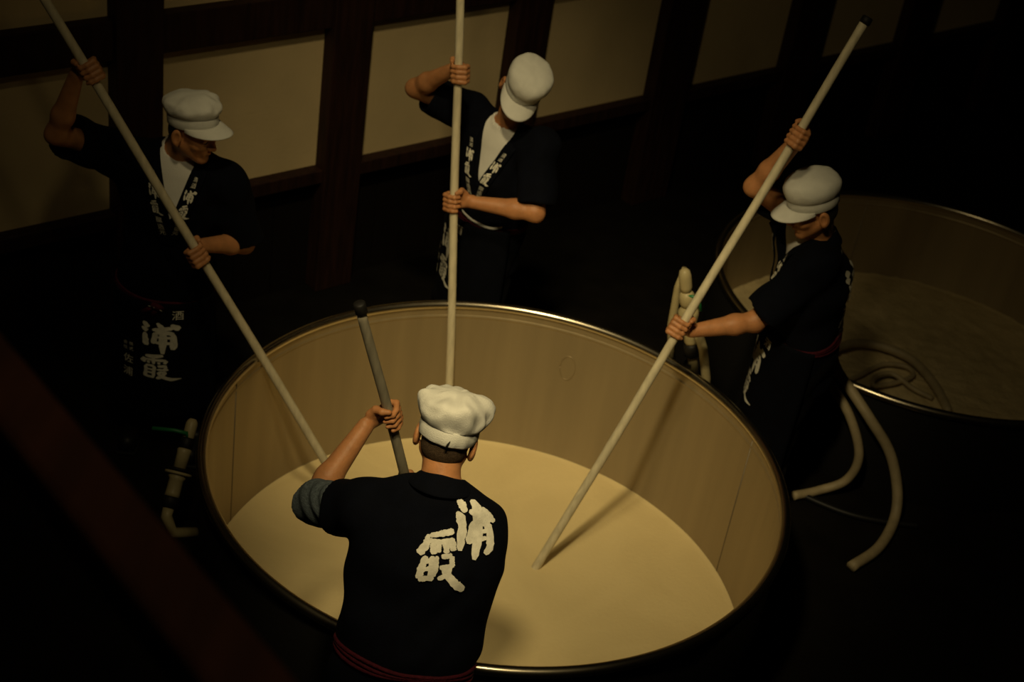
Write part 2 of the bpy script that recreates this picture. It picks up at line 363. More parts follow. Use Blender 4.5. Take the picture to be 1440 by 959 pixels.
# back wall: plaster panels in a dark timber frame
S0, S1 = -3.2, 12.0; ZS, ZT, ZB, ZTOP = .703, 1.445, 1.625, 3.4
wall = MB().box(wp((S0+S1)/2, ZTOP/2, -.12), WT*(S1-S0)/2, WN*.05, UP*ZTOP/2).build('wall_back', M_lower, smooth=False)
tag(wall, 'timber framed back wall with cream plaster panels', 'wall', kind='structure')
posts = [(-1.87, -1.64), (-.73, -.50), (.41, .64), (1.54, 1.77), (2.675, 2.897), (3.781, 4.002), (4.918, 5.143), (6.06, 6.36), (7.24, 7.55), (8.44, 8.74), (9.64, 9.94), (10.84, 11.14)]
for a, b in posts:
    MB().box(wp((a+b)/2, ZTOP/2, 0), WT*(b-a)/2, WN*.06, UP*ZTOP/2).build('post', M_timber, wall, False, .006)
edges = [S0]+[q for pq in posts for q in pq]+[S1]
for i in range(0, len(edges), 2):
    a, b = edges[i], edges[i+1]
    if b-a < .05: continue
    c = (a+b)/2; hw = (b-a)/2
    MB().box(wp(c, (ZS+ZT)/2, -.045), WT*hw, WN*.02, UP*(ZT-ZS)/2).build('plaster_panel', M_plaster, wall, False)
    MB().box(wp(c, (ZB+2.42)/2, -.045), WT*hw, WN*.02, UP*(2.42-ZB)/2).build('plaster_panel', M_plaster, wall, False)
    MB().box(wp(c, (ZT+ZB)/2, -.01), WT*hw, WN*.045, UP*(ZB-ZT)/2).build('beam', M_timber, wall, False, .005)
    MB().box(wp(c, 2.52, -.01), WT*hw, WN*.045, UP*.10).build('beam', M_timber, wall, False, .005)
    MB().box(wp(c, ZS-.035, -.005), WT*hw, WN*.05, UP*.035).build('sill', M_timber, wall, False, .004)
    nb = max(1, round((b-a)/.2))
    for j in range(nb):
        w_ = (b-a)/nb; MB().box(wp(a+(j+.5)*w_, (ZS-.07)/2, -.05), WT*(w_/2-.004), WN*.015, UP*(ZS-.07)/2).build('board', M_lower, wall, False)

# ------------------------------------------------------------------ tanks
def tank(c, zr, label, seams, bottom=-.45):
    t = empty('steel_tank', (c[0], c[1], bottom)); tag(t, label, 'tank', 'steel fermentation tanks')
    cc = (c[0], c[1], 0)
    MB().lathe([(0.001, bottom), (1.0, bottom), (1.092, bottom+.08), (1.092, zr-.008)], cc, 160).build('inner_shell', M_steel, t)
    MB().lathe([(1.095, zr-.012), (1.102, zr-.018), (1.102, bottom+.07), (1.0, bottom-.012), (.001, bottom-.012)], cc, 160).build('outer_shell', M_matt_black, t)  # outside of the tank, coloured plain black
    ring = [(1.100+.020*math.cos(q), zr+.020*math.sin(q)-.004) for q in np.linspace(0, 2*math.pi, 17)[:-1]]
    MB().lathe(ring, cc, 192, close=True).build('rolled_rim', M_rim, t)
    MB().lathe([(1.092, zr-.050), (1.0885, zr-.056), (1.0885, zr-.062), (1.092, zr-.068)], cc, 160).build('bead', M_steel, t)
    for ang in seams:
        a = math.radians(ang); e = V3(math.cos(a), math.sin(a), 0); p = V3(*cc)+e*1.0915
        MB().tube([p+UP*(bottom+.1), p+UP*(zr-.03)], .0028, 6).build('weld_seam', M_weld, t)
    return t
tk1 = tank(T1, RIM, 'large round stainless tank being stirred by four men', (167, 23, 272))
tk2 = tank(T2, RIM2, 'stainless tank of thick mash in the dim right background', (100, 215, 330))
# oval plate welded inside the near tank
a = math.radians(77); e = V3(math.cos(a), math.sin(a), 0); tt = V3(-math.sin(a), math.cos(a), 0)
ov = [V3(T1[0], T1[1], .44)+e*(1.091-.5*(.035*math.cos(q))**2)+tt*.035*math.cos(q)+UP*.062*math.sin(q) for q in np.linspace(0, 2*math.pi, 29)]
MB().tube(ov, .0025, 8).build('oval_boss', M_steel, tk1)
def mash(name, c, z, R, amp, material, label, seed, rough=0.):
    nr, ns = 60, 200; v = [(c[0], c[1], z)]; f = []
    def hgt(x, y):
        q = Vector((x*1.6+seed, y*1.6, seed)); ang = math.atan2(y, x); rr = math.hypot(x, y)
        h = amp*(noise.noise(q)+.5*noise.noise(q*2.7))+amp*.5*math.sin(2.2*ang+rr*7+seed)*min(1, rr*1.5)
        if rough: h += rough*(noise.noise(Vector((x*14, y*14, seed)))+.6*noise.noise(Vector((x*33, y*33, seed))))
        return h
    for i in range(1, nr+1):
        rr = R*(i/nr)**.8
        for k in range(ns):
            th = 2*math.pi*k/ns; x, y = rr*math.cos(th), rr*math.sin(th)
            v.append((c[0]+x, c[1]+y, z+hgt(x, y)+(.006*max(0, (rr/R-.985)/.015))))
    f += [(0, 1+k, 1+(k+1) % ns) for k in range(ns)]
    for i in range(nr-1):
        for k in range(ns): b = 1+i*ns; f.append((b+k, b+ns+k, b+ns+(k+1) % ns, b+(k+1) % ns))
    o = mesh_obj(name, v, f, material); tag(o, label, 'mash', kind='stuff'); return o
mash('milky_mash', T1, LIQ, 1.0905, .0055, M_mash, 'smooth milky white mash filling the near tank', 1.3)
mash('thick_mash', T2, LIQ2, 1.0905, .012, M_mash2, 'lumpy pale rice mash in the right background tank', 4.1, rough=.008)

# ------------------------------------------------------------------ people
CH_SZ = {}
def person(cfg):
    base = V3(*cfg['base']); root = empty('person', base); tag(root, cfg['label'], 'person', 'brewery workers stirring the mash')
    pel, neck, head = (V3(*cfg[k]) for k in ('pel', 'neck', 'head'))
    up = unit(neck-pel); ds = unit(V3(*cfg['face'])); ds = unit(ds-up*(ds@up)); ws = np.cross(ds, up)      # ws = the person's right
    hf = unit(V3(*cfg.get('hip_face', cfg['face']))); hw_ = np.cross(hf, UP)
    arms = cfg['arms']; pr = cfg['pole_r']
    hy = unit(V3(*cfg['look'])); hz = unit(UP+V3(*cfg.get('tilt', (0, 0, 0)))); hz = unit(hz-hy*(hz@hy)); hx = np.cross(hy, hz); HR = np.array([hx, hy, hz])
    hl = lambda x, y, z: head+hx*x+hy*y+hz*z
    sp = lambda t: pel+(neck-pel)*t
    pts = [pel, neck, head]+[V3(*arms[s][k]) for s in 'LR' for k in ('sh', 'el', 'hand')]
    lo = np.min(pts, 0)-.26; hi = np.max(pts, 0)+.26; hi[2] = max(hi[2], head[2]+.2)
    feet = [V3(*q, 0) for q in cfg['feet']]
    for q in feet: lo = np.minimum(lo, q-.2); hi = np.maximum(hi, q+.2)
    lo[2] = 0
    sides = {'L': -1, 'R': 1}
    # ---- skin: one continuous body
    B = Field(lo, hi, .0045)
    B.slab(sp(-.02), sp(.2), (.155, .105), (.145, .10), ws, ds, .03)
    B.slab(sp(.2), sp(.62), (.14, .095), (.165, .108), ws, ds, .04)
    B.slab(sp(.62), sp(.88), (.165, .108), (.13, .08), ws, ds, .04)
    B.cone(neck-up*.02, hl(0, -.025, -.05), .060, .054, .03)
    hip = {s: pel-UP*.03+hw_*.085*sides[s] for s in 'LR'}
    ank = {s: V3(feet[i][0], feet[i][1], .09) for i, s in enumerate('LR')}
    knee = {s: (hip[s]+ank[s])/2+hf*.035 for s in 'LR'}
    for s in 'LR':
        B.cone(hip[s], knee[s], .085, .056, .03); B.cone(knee[s]+hf*-.01, ank[s], .055, .036, .02); B.cone(ank[s]-UP*.02, ank[s]-UP*.05+hf*.10, .03, .022, .01)
        sh, el, hc = (V3(*arms[s][k]) for k in ('sh', 'el', 'hand')); ax = unit(V3(*cfg['pole_dir'])); ms, ud = arms[s]['m'], arms[s].get('up', 1)
        B.cone(neck-up*.05, sh, .055, .055, .04); B.cone(sp(.78), sh, .08, .05, .04)
        dv = unit(hc-el); b_ = unit(dv-ax*(dv@ax)); mm = ms*np.cross(ax, b_)
        wr = hc-b_*.078+mm*(pr+.012)-ax*ud*.004
        B.cone(sh, el, .052, .041, .03)
        fa = el+(wr-el)*.32
        B.cone(el, fa, .038, .041, .025); B.cone(fa, wr, .041, .027, .02)
        B.ell(el-unit((sh+wr)/2-el)*.018, (.024, .024, .024), k=.02)
        B.slab(hc-b_*.070+mm*(pr+.014), hc+b_*.020+mm*(pr+.014), (.027, .018), (.040, .013), ax, mm, .012)
        B.ell(hc-b_*.032+mm*(pr+.012)+ax*ud*.026, (.019, .019, .019), k=.012)
        for i, off in enumerate((.031, .0105, -.0105, -.030)):
            ln = (.95, 1.06, 1.0, .80)[i]; R = pr+.0085
            P = [hc+b_*.026+mm*(pr+.013)+ax*ud*off, hc+b_*(pr+.022)+mm*(pr*.4)+ax*ud*off*1.02]
            for th in (130, 185, 235):
                q = math.radians(90+(th-90)*ln); P.append(hc+R*(mm*math.cos(q)+b_*math.sin(q))+ax*ud*off)
            rad = [.0105, .0105, .0095, .0088, .0078]
            for j in range(4): B.cone(P[j], P[j+1], rad[j], rad[j+1], .004)
        R = pr+.0095; Tm = [hc-b_*.046+mm*(pr+.014)+ax*ud*.030, hc+(R+.006)*(mm*math.cos(math.radians(-62))+b_*math.sin(math.radians(-62)))+ax*ud*.050]
        for th, o_ in ((-115, .054), (-160, .050)): q = math.radians(th); Tm.append(hc+R*(mm*math.cos(q)+b_*math.sin(q))+ax*ud*o_)
        for j in range(3): B.cone(Tm[j], Tm[j+1], (.014, .0125, .011)[j], (.0125, .011, .009)[j], .006)
        arms[s]['wr'] = wr
    E_ = lambda c, R3, k=.015, cut=False: B.ell(hl(*c), R3, HR, k, cut)
    E_((0, -.012, .035), (.074, .094, .080)); E_((0, .022, -.03), (.060, .068, .082), .03)
    for s in (-1, 1):
        B.cone(hl(s*.046, -.004, -.055), hl(s*.012, .062, -.102), .022, .018, .025); E_((s*.040, .058, -.034), (.021, .021, .018), .02)
    E_((0, .072, -.102), (.020, .017, .016), .015); B.cone(hl(-.036, .080, .014), hl(.036, .080, .014), .009, .009, .015)
    for s in (-1, 1): E_((s*.031, .098, -.004), (.017, .017, .011), .010, True)
    for s in (-1, 1): E_((s*.031, .074, -.005), (.015, .013, .012), .004)
    B.cone(hl(0, .086, .006), hl(0, .106, -.034), .0075, .0115, .012)
    for s in (-1, 1): E_((s*.0125, .096, -.038), (.0085, .010, .008), .006)
    B.cone(hl(-.021, .078, -.066), hl(0, .089, -.064), .006, .0075, .006); B.cone(hl(.021, .078, -.066), hl(0, .089, -.064), .006, .0075, .006)
    B.cone(hl(-.017, .079, -.077), hl(.017, .079, -.077), .0075, .0075, .006)
    for s in (-1, 1):
        E_((s*.084, -.012, -.022), (.011, .022, .035), .006); E_((s*.093, -.004, -.018), (.008, .013, .022), .004, True)
        E_((s*.082, -.006, -.048), (.008, .012, .012), .006)
    v, f = B.mesh(); mesh_obj('body', v, f, M_skin, root)
    # ---- hair
    H = Field(head-.17, head+.17, .004)
    H.ell(hl(0, -.014, .034), (.078, .0975, .084), HR, 0)
    H.ell(hl(0, -.030, -.030), (.068, .068, .060), HR, .02)
    H.cut(lambda X, Y, Z: -((X-head[0])*hy[0]+(Y-head[1])*hy[1]+(Z-head[2])*hy[2]-.030-.9*np.maximum(0, (X-head[0])*hz[0]+(Y-head[1])*hz[1]+(Z-head[2])*hz[2]-.02)), head-.2, head+.2)
    zlow = cfg.get('hairline', -.065)
    H.cut(lambda X, Y, Z: ((X-head[0])*hz[0]+(Y-head[1])*hz[1]+(Z-head[2])*hz[2]-zlow-1.1*np.maximum(0, (X-head[0])*hy[0]+(Y-head[1])*hy[1]+(Z-head[2])*hy[2]+.03)), head-.2, head+.2)
    for s in (-1, 1): H.ell(hl(s*.085, .002, -.014), (.030, .024, .038), HR, .004, True)
    v, f = H.mesh(); mesh_obj('hair', v, f, cfg.get('hair', M_hair), root)
    for s in (-1, 1):
        MB().tube([hl(s*.014, .0905, .010), hl(s*.030, .0885, .0165), hl(s*.046, .0765, .012)], [.0022, .0034, .0018], 6).build('eyebrow', M_hair, root)
        MB().tube([hl(s*.018, .0855, -.008), hl(s*.031, .0880, -.0105), hl(s*.044, .0800, -.008)], [.0012, .0020, .0012], 6).build('eyelid_line', M_hair, root)
    # ---- cap
    ct = cfg.get('cap_tilt', .12); cz = unit(hz*math.cos(ct)+hy*-math.sin(ct)); cy = unit(hy*math.cos(ct)+hz*math.sin(ct)); co = hl(0, -.006, cfg.get('cap_dz', .006))
    cl = lambda x, y, z: co+hx*x+cy*y+cz*z
    capE = empty('cap', co-base, root)
    wr_, sd = cfg.get('wrinkle', .004), cfg.get('seed', 0)
    def ring(z, sx, sy, k, amp): return z, sx, sy, k, amp
    st = [(.050, .0855, .1035, 0), (.054, .090, .108, .3), (.064, .0945, .1115, .7), (.078, .0985, .114, 1), (.094, .0990, .1135, 1), (.108, .096, .109, 1), (.121, .090, .099, 1), (.131, .072, .078, .9), (.138, .050, .053, .8), (.142, .026, .027, .6)]
    sc = cfg.get('cap_scale', 1.); fl_ = cfg.get('cap_flat', 1.)
    NS = 96; v = []
    for z, sx, sy, am in st:
        for k in range(NS):
            th = 2*math.pi*k/NS; pan = abs(math.sin(4*th+.35)); puff = 1+.022*am*(pan**.5-.6)
            e = Vector((math.cos(th)*sx*14+sd, math.sin(th)*sy*14, z*16)); e2 = e*2.3
            q = am*wr_*(1.6*noise.noise(e)+.9*noise.noise(e2)+.9*(1-2*abs(noise.noise(e*1.4+Vector((5, 1, sd))))))
            rx, ry = sx*sc*puff+q, sy*sc*puff+q
            v.append(cl(rx*math.cos(th), ry*math.sin(th), (z-.05)*sc*fl_+.05+q*.8+am*wr_*1.2*noise.noise(e*.8)))
    v.append(cl(0, 0, .05+(.1425-.05)*sc*fl_)); n_ = len(st)
    f = [(i*NS+k, i*NS+(k+1) % NS, (i+1)*NS+(k+1) % NS, (i+1)*NS+k) for i in range(n_-1) for k in range(NS)]+[((n_-1)*NS+k, (n_-1)*NS+(k+1) % NS, n_*NS) for k in range(NS)]
    cr = mesh_obj('crown', v, f, M_cap, capE); cr.modifiers.new('s', 'SUBSURF').levels = 1; cr.modifiers['s'].render_levels = 1
    v = []
    for z, o_ in ((.008, 0), (.012, .003), (.030, .0035), (.052, .0035), (.056, .001)):
        for k in range(NS):
            th = 2*math.pi*k/NS; q = wr_*.35*noise.noise(Vector((math.cos(th)*3+sd, math.sin(th)*3, z*25)))
            v.append(cl((.0835*sc+o_+q)*math.cos(th), (.1015*sc+o_+q)*math.sin(th), z))
    f = [(i*NS+k, i*NS+(k+1) % NS, (i+1)*NS+(k+1) % NS, (i+1)*NS+k) for i in range(4) for k in range(NS)]
    bd = mesh_obj('band', v, f, M_cap, capE); so = bd.modifiers.new('t', 'SOLIDIFY'); so.thickness = .003
    v = []; nu, nv = 28, 9
    for i in range(nv):
        t = i/(nv-1)
        for k in range(nu):
            ph = math.radians(90+(k/(nu-1)-.5)*150); e = math.cos((k/(nu-1)-.5)*math.pi); ext_ = .068*t*(e**.45 if e > 1e-6 else 0)
            x = (.086*sc)*math.cos(ph)*(1+.10*t*e); y = .1045*sc*math.sin(ph)+ext_
            v.append(cl(x, y, .016-.004*t-.30*ext_-1.6*x*x*t))
    f = [(i*nu+k, i*nu+k+1, (i+1)*nu+k+1, (i+1)*nu+k) for i in range(nv-1) for k in range(nu-1)]
    if cfg.get('slit'):
        MB().tube([cl(.010, -.1075*sc, .008), cl(.012, -.1090*sc, .020), cl(.016, -.1080*sc, .032)], [.0045, .0032, .0006], 6).build('adjuster_slit', M_hair, capE)
    br = mesh_obj('brim', v, f, M_cap, capE); so = br.modifiers.new('t', 'SOLIDIFY'); so.thickness = .004
    # ---- jacket
    J = Field(lo, hi, .006)
    wk = cfg.get('wide', 1.)
    J.slab(sp(-.22), sp(.0), (.20*wk, .150), (.185*wk, .140), ws, ds, .03)
    J.slab(sp(.0), sp(.20), (.185*wk, .140), (.172*wk, .128), ws, ds, .04)
    J.slab(sp(.20), sp(.62), (.178*wk, .132), (.200*wk, .140), ws, ds, .05)
    J.slab(sp(.62), sp(.86), (.200*wk, .140), (.150*wk, .100), ws, ds, .05)
    for s in 'LR':
        sh, el = V3(*arms[s]['sh']), V3(*arms[s]['el']); sl = arms[s].get('sleeve', .80); se = sh+(el-sh)*sl; dr = unit(el-sh)
        J.cone(neck-up*.035, sh, cfg.get('trap', .062), .066, .05); J.cone(sp(.66), sh, .115, .07, .06)
        ra, rb = .080, arms[s].get('cuff', .088)
        cf = cone_fn(sh, se+dr*.05, ra, rb)
        J.union(lambda X, Y, Z: np.maximum(cf(X, Y, Z), (X-se[0])*dr[0]+(Y-se[1])*dr[1]+(Z-se[2])*dr[2]), np.minimum(sh, se)-.12, np.maximum(sh, se)+.12, .03)
    if 'blouse' in cfg: J.slab(sp(.17), sp(.55), cfg['blouse'], (.205, .135), ws, ds, .05)
    fs = cfg.get('fold', (0, 0))
    def folds(X, Y, Z):
        a_ = X*ws[0]+Y*ws[1]+Z*ws[2]; c_ = X*ds[0]+Y*ds[1]+Z*ds[2]; e_ = X*up[0]+Y*up[1]+Z*up[2]
        q = np.sin(e_*26+a_*19+2*np.sin(c_*13+a_*9)+fs[0])*.0042+np.sin(e_*41-a_*33+1.7*np.sin(a_*17+c_*11)+fs[1])*.0028+np.sin(c_*38+e_*15+np.sin(e_*22))*.0024
        return q
    J.displace(folds)
    for s in 'LR':
        sh, el = V3(*arms[s]['sh']), V3(*arms[s]['el']); sl = arms[s].get('sleeve', .80); se = sh+(el-sh)*sl; dr = unit(el-sh)
        J.cut(cone_fn(se-dr*.09, se+dr*.06, .060, arms[s].get('cuff', .088)-.008), se-.2, se+.2, .006)
    jv, jf = J.mesh(); tree = bvh(jv, jf)
    if cfg.get('vneck', True):
        lx = lambda X, Y, Z: (X-neck[0])*ws[0]+(Y-neck[1])*ws[1]+(Z-neck[2])*ws[2]
        ly = lambda X, Y, Z: (X-neck[0])*ds[0]+(Y-neck[1])*ds[1]+(Z-neck[2])*ds[2]
        lz = lambda X, Y, Z: (X-neck[0])*up[0]+(Y-neck[1])*up[1]+(Z-neck[2])*up[2]
        J.cut(lambda X, Y, Z: np.maximum(np.abs(lx(X, Y, Z))-np.clip(.070+lz(X, Y, Z)*.28, 0, .075)+.004, .028-ly(X, Y, Z)), neck-.3, neck+.3, .004)
    J.cut(cone_fn(neck-up*.02, neck+up*.12, .064, .075), neck-.2, neck+.2, .006)
    v, f = J.mesh(); jk = mesh_obj('jacket', v, f, M_navy, root)
    tl = lambda x, y, z: neck+ws*x+ds*y+up*z
    halves = []
    for s in (-1, 1):
        rows = []
        for ph in (0, 22, 45, 68, 88):
            q = math.radians(ph); n = -ds*math.cos(q)+ws*s*math.sin(q)
            rows.append((neck+n*.066+up*(.046-.0002*ph), neck+n*.079+up*.014, neck+n*.100-up*(.016-.0001*ph)))
        if cfg.get('vneck', True):
            for zz in np.linspace(-.005, -.34, 14):
                xi = s*(.070+zz*.28); row = []
                for wd in (0, .028, .056):
                    P = Vector(tl(xi+s*wd, 0, zz)); h = tree.ray_cast(P+Vector(ds)*.4, Vector(-ds), .8)
                    q = h[0] if h[0] else Vector(tl(xi+s*wd, .1, zz)); row.append(np.array(q)+ds*(.010+(.003 if s > 0 else 0)))
                rows.append(tuple(row))
        else:
            for zz in (-.02, -.08): rows.append(tuple(tl(s*(.05+wd), .105, zz) for wd in (0, .028, .056)))
        halves.append(rows)
    rows = halves[0][::-1]+halves[1][1:]
    v = [q for rw in rows for q in rw]; f = [(i*3+k, i*3+k+1, i*3+k+4, i*3+k+3) for i in range(len(rows)-1) for k in range(2)]
    lp = mesh_obj('collar_band', v, f, M_navy, root); so = lp.modifiers.new('t', 'SOLIDIFY'); so.thickness = .006; so.offset = 0; lp.modifiers.new('s', 'SUBSURF').levels = 1
    if cfg.get('vneck', True):
        for s in (-1, 1):
            p2 = Print2D(); x0 = .008
            p2.char('清', x0+.011, .0, .018); p2.char('酒', x0+.011, .022, .018)
            p2.brush(W_URA, x0, .048, .042, .050, 3); p2.brush(W_KASUMI, x0, .104, .040, .050, 4)
            p2.char('醸', x0+.009, .164, .022); p2.char('造', x0+.009, .190, .022); p2.char('元', x0+.009, .216, .022)
            def to3(q, s=s):
                zz = -.045-q[1]; xi = s*(.070+zz*.28)
                return tl(xi+s*(q[0] if s < 0 else .056-q[0]), 0, zz)
            lay_on(p2, to3, tree, -ds, M_print, lp, lift=.0175)
        p2 = Print2D(); p2.brush(W_URA, -.10, .10, .20, .19, 11); p2.brush(W_KASUMI, -.10, .30, .20, .18, 12)
        lay_on(p2, lambda q: tl(q[0], 0, -q[1]), tree, ds, M_print, jk, lift=.006)
    # ---- undershirt in the neck opening
    if cfg.get('vneck', True):
        U = Field(neck-.36, neck+.2, .006)
        U.slab(sp(.25), sp(.62), (.15, .112), (.172, .121), ws, ds, .03); U.slab(sp(.62), sp(.86), (.172, .121), (.130, .092), ws, ds, .05)
        U.cone(neck-up*.06, neck+up*.012, .084, .069, .03)
        for s in 'LR': U.cone(neck-up*.05, V3(*arms[s]['sh']), .064, .060, .04); U.cone(sp(.78), V3(*arms[s]['sh']), .092, .05, .04)
        U.cut(cone_fn(neck-up*.002, neck+hl(0, -.025, -.05)*0+unit(hl(0, -.025, -.05)-neck)*.1, .0615, .066), neck-.2, neck+.2, .004)
        U.cut(lambda X, Y, Z: ((X-neck[0])*up[0]+(Y-neck[1])*up[1]+(Z-neck[2])*up[2]+.34), neck-.5, neck+.3)
        v, f = U.mesh(); mesh_obj('undershirt', v, f, M_shirt, root)
    if 'inner_sleeve' in cfg:
        s, t0, t1 = cfg['inner_sleeve']; sh, el = V3(*arms[s]['sh']), V3(*arms[s]['el']); dr = unit(el-sh); wr = arms[s]['wr']
        a_, b_ = sh+(el-sh)*t0, sh+(el-sh)*t1
        I = Field(np.minimum(a_, b_)-.16, np.maximum(a_, b_)+.16, .0045)
        cf = cone_fn(a_, b_+dr*.05, .066, .074)
        I.union(lambda X, Y, Z: np.maximum(cf(X, Y, Z), (X-b_[0])*dr[0]+(Y-b_[1])*dr[1]+(Z-b_[2])*dr[2]), a_-.2, b_+.2, 0)
        I.displace(lambda X, Y, Z: .003*np.sin(70*((X-a_[0])*dr[0]+(Y-a_[1])*dr[1]+(Z-a_[2])*dr[2])+6*np.sin(Z*18)))
        I.cut(cone_fn(b_-dr*.06, b_+dr*.06, .050, .068), b_-.2, b_+.2, .006)
        v, f = I.mesh(); mesh_obj('shirt_sleeve', v, f, M_chambray, root)
    # ---- trousers and boots
    T = Field(np.r_[lo[:2], 0], np.r_[hi[:2], pel[2]+.12], .008)
    T.slab(pel-UP*.05, pel+UP*.06, (.165, .118), (.158, .112), hw_, hf, .03)
    for s in 'LR': T.cone(hip[s], knee[s], .108, .082, .04); T.cone(knee[s], ank[s]+UP*.10, .082, .068, .03)
    T.displace(lambda X, Y, Z: .004*np.sin(Z*34+6*np.sin(X*9+Y*7)))
    v, f = T.mesh(); mesh_obj('trousers', v, f, M_trouser, root)
    for s in 'LR':
        q = ank[s]; Bt = Field(np.r_[q[:2]-.26, 0], np.r_[q[:2]+.26, .36], .007)
        Bt.cone(q+UP*.22, q-UP*.02, .066, .052, .02); Bt.cone(V3(q[0], q[1], .045)-hf*.04, V3(q[0], q[1], .042)+hf*.15, .045, .042, .03)
        Bt.cut(lambda X, Y, Z: Z-.012+0*X+0*Y, q-.4, q+.4)
        v, f = Bt.mesh(); mesh_obj('boot', v, f, M_boot, root)
        MB().box(V3(q[0], q[1], .008)+hf*.055, hf*.14, np.cross(hf, UP)*.045, UP*.007).build('boot_sole', M_boot, root, False, .02)
    # ---- sash
    sz = cfg.get('sash_t', .1); c = sp(sz); mb = MB()
    for j in range(3):
        P = []
        for k in range(73):
            q = 2*math.pi*k/72; n = ws*math.sin(q)+ds*math.cos(q); o_ = c+up*((j-1)*.011+.006*math.sin(q*3+j)-cfg.get('sash_droop', .0)*math.cos(q))
            h = tree.ray_cast(Vector(o_+n*.5), Vector(-n), .5); P.append(np.array(h[0])+n*.004 if h[0] else o_+n*.15)
        P = np.array(P); P[-1] = P[0]
        for _ in range(3): P[1:-1] = (P[:-2]+2*P[1:-1]+P[2:])/4
        mb.tube(P, .0062, 8, cap=False)
    sa = mb.build('sash', M_sash, root)
    # ---- apron
    if cfg.get('apron', True):
        z0, z1 = sp(sz)[2]-.0, cfg.get('apron_z', .30)
        def ap(x, z, lift=0.):
            a_ = x/.185; ax_ = 1+.10*(z0-z)/(z0-z1+1e-6)
            fold = .010*math.sin(x*24+1.0+3*z)*min(1, (z0-z)*3)
            n = hf*math.cos(a_)*.985+hw_*math.sin(a_)
            c_ = np.array([sp(sz)[0], sp(sz)[1], 0])
            return c_+hw_*math.sin(a_)*(.205*ax_)+hf*(math.cos(a_)*.168*ax_+fold)+unit(n)*lift+UP*z
        nu, nv = 31, 30
        v = [ap(-.27+.54*k/(nu-1), z0+(z1-z0)*i/(nv-1), .004) for i in range(nv) for k in range(nu)]
        f = [(i*nu+k, i*nu+k+1, (i+1)*nu+k+1, (i+1)*nu+k) for i in range(nv-1) for k in range(nu-1)]
        apo = mesh_obj('apron', v, f, M_apron, root); so = apo.modifiers.new('t', 'SOLIDIFY'); so.thickness = .004
        p2 = Print2D(); ox = cfg.get('apron_x', 0.)
        p2.char('酒', .034, .028, .042)
        p2.brush(W_URA, -.070, .088, .140, .142, 8); p2.brush(W_KASUMI, -.070, .236, .132, .120, 9)
        for i, ch in enumerate('株式'): p2.char(ch, -.122, .212+.024*i, .018)
        for i, ch in enumerate('会社'): p2.char(ch, -.148, .212+.024*i, .018)
        p2.char('佐', -.146, .276, .042); p2.char('浦', -.146, .338, .042)
        # the wearer's right is at the viewer's left
        for pv, pf in p2.items: mesh_obj('printed_character', [ap(-(q[0]+ox), z0-q[1]-cfg.get('apron_dy', 0.), .0085) for q in pv], pf, M_print, apo)
    return dict(root=root, tree=tree, jacket=jk, sash=sa, ws=ws, ds=ds, up=up, neck=neck, sp=sp, head=head, cl=cl, capE=capE)

def pole(name, bottom, top, r0, r1, material, label, cap_len=0.):
    bottom, top = V3(*bottom), V3(*top); a_ = unit(top-bottom); L = np.linalg.norm(top-bottom)
    o = empty(name, bottom); tag(o, label, 'pole', 'long stirring poles'); n = 40; rnd = random.Random(len(label))
    side = unit(np.cross(a_, (0, 1, .3)))
    P = [bottom+a_*L*i/n+side*.002*math.sin(i*.35+rnd.random()*.2) for i in range(n+1)]
    R = [r0+(r1-r0)*i/n+(.0006 if i % 9 == 4 else 0) for i in range(n+1)]
    MB().tube(P, R, 18).build('shaft', material, o)
    if cap_len: MB().tube([top-a_*cap_len*.6, top-a_*cap_len*.5, top+a_*cap_len*.3, top+a_*cap_len*.4], [r1*1.0, r1*1.25, r1*1.25, r1*.9], 18).build('end_cap', M_black, o)
    return o
PD = {}
def pole_dir(b, t): return tuple(unit(V3(*t)-V3(*b)))
E1, U1, L1 = (-.547, 4.912, -.054), (-1.643, 4.814, 1.825), (-1.239, 4.85, 1.132)
E2, U2, L2 = (-.209, 5.411, -.054), (-.394, 5.657, 1.697), (-.336, 5.58, 1.147)
E3, U3, L3 = (.255, 4.744, -.054), (.933, 5.184, 1.86), (.649, 5.0, 1.058)
EF, UF, LF = (.085, 4.037, -.3), (-.338, 3.72, 1.331), (-.258, 3.78, 1.022)
def ext_pole(name, e, u_, below, above, *a, **k):
    d_ = unit(V3(*u_)-V3(*e)); return pole(name, V3(*e)-d_*below, V3(*u_)+d_*above, *a, **k)
ext_pole('stirring_pole', E1, U1, .28, .75, .0185, .0165, M_pole, 'pale pole slanting down from the upper left corner into the mash')
ext_pole('stirring_pole', E2, U2, .28, .80, .0185, .0165, M_pole, 'upright pale pole held by the man at the back')
ext_pole('stirring_pole', E3, U3, .28, .490, .0185, .0165, M_pole, 'pale pole slanting from the upper right into the middle of the mash', cap_len=.03)
ext_pole('stirring_pole', EF, UF, .0, .462, .0200, .0150, M_dpole, 'short dark grey pole with a black end held by the nearest man', cap_len=.04)

man1 = person(dict(base=(-1.44, 5.12, 0), pel=(-1.44, 5.13, .86), neck=(-1.398, 5.13, 1.408), head=(-1.325, 5.06, 1.555), face=(.16, -.98, 0), hip_face=(.05, -1, 0), look=(.90, -.38, -.23), tilt=(.0, 0, 0), cap_tilt=.30, cap_flat=.80, cap_scale=.99, cap_dz=.010,
    label='man at left in white peaked cap, face in profile, red sash over apron', feet=((-1.30, 5.14), (-1.58, 5.16)), pole_r=.0175, pole_dir=pole_dir(E1, U1), seed=2, wrinkle=.0045,
    arms={'R': dict(sh=(-1.655, 5.11, 1.372), el=(-1.789, 4.877, 1.53), hand=U1, m=1), 'L': dict(sh=(-1.205, 5.115, 1.315), el=(-1.134, 5.153, 1.034), hand=L1, m=-1, sleeve=.9)}, sash_t=-.10, sash_droop=.02, apron_z=.25, apron_dy=.0, apron_x=.022))
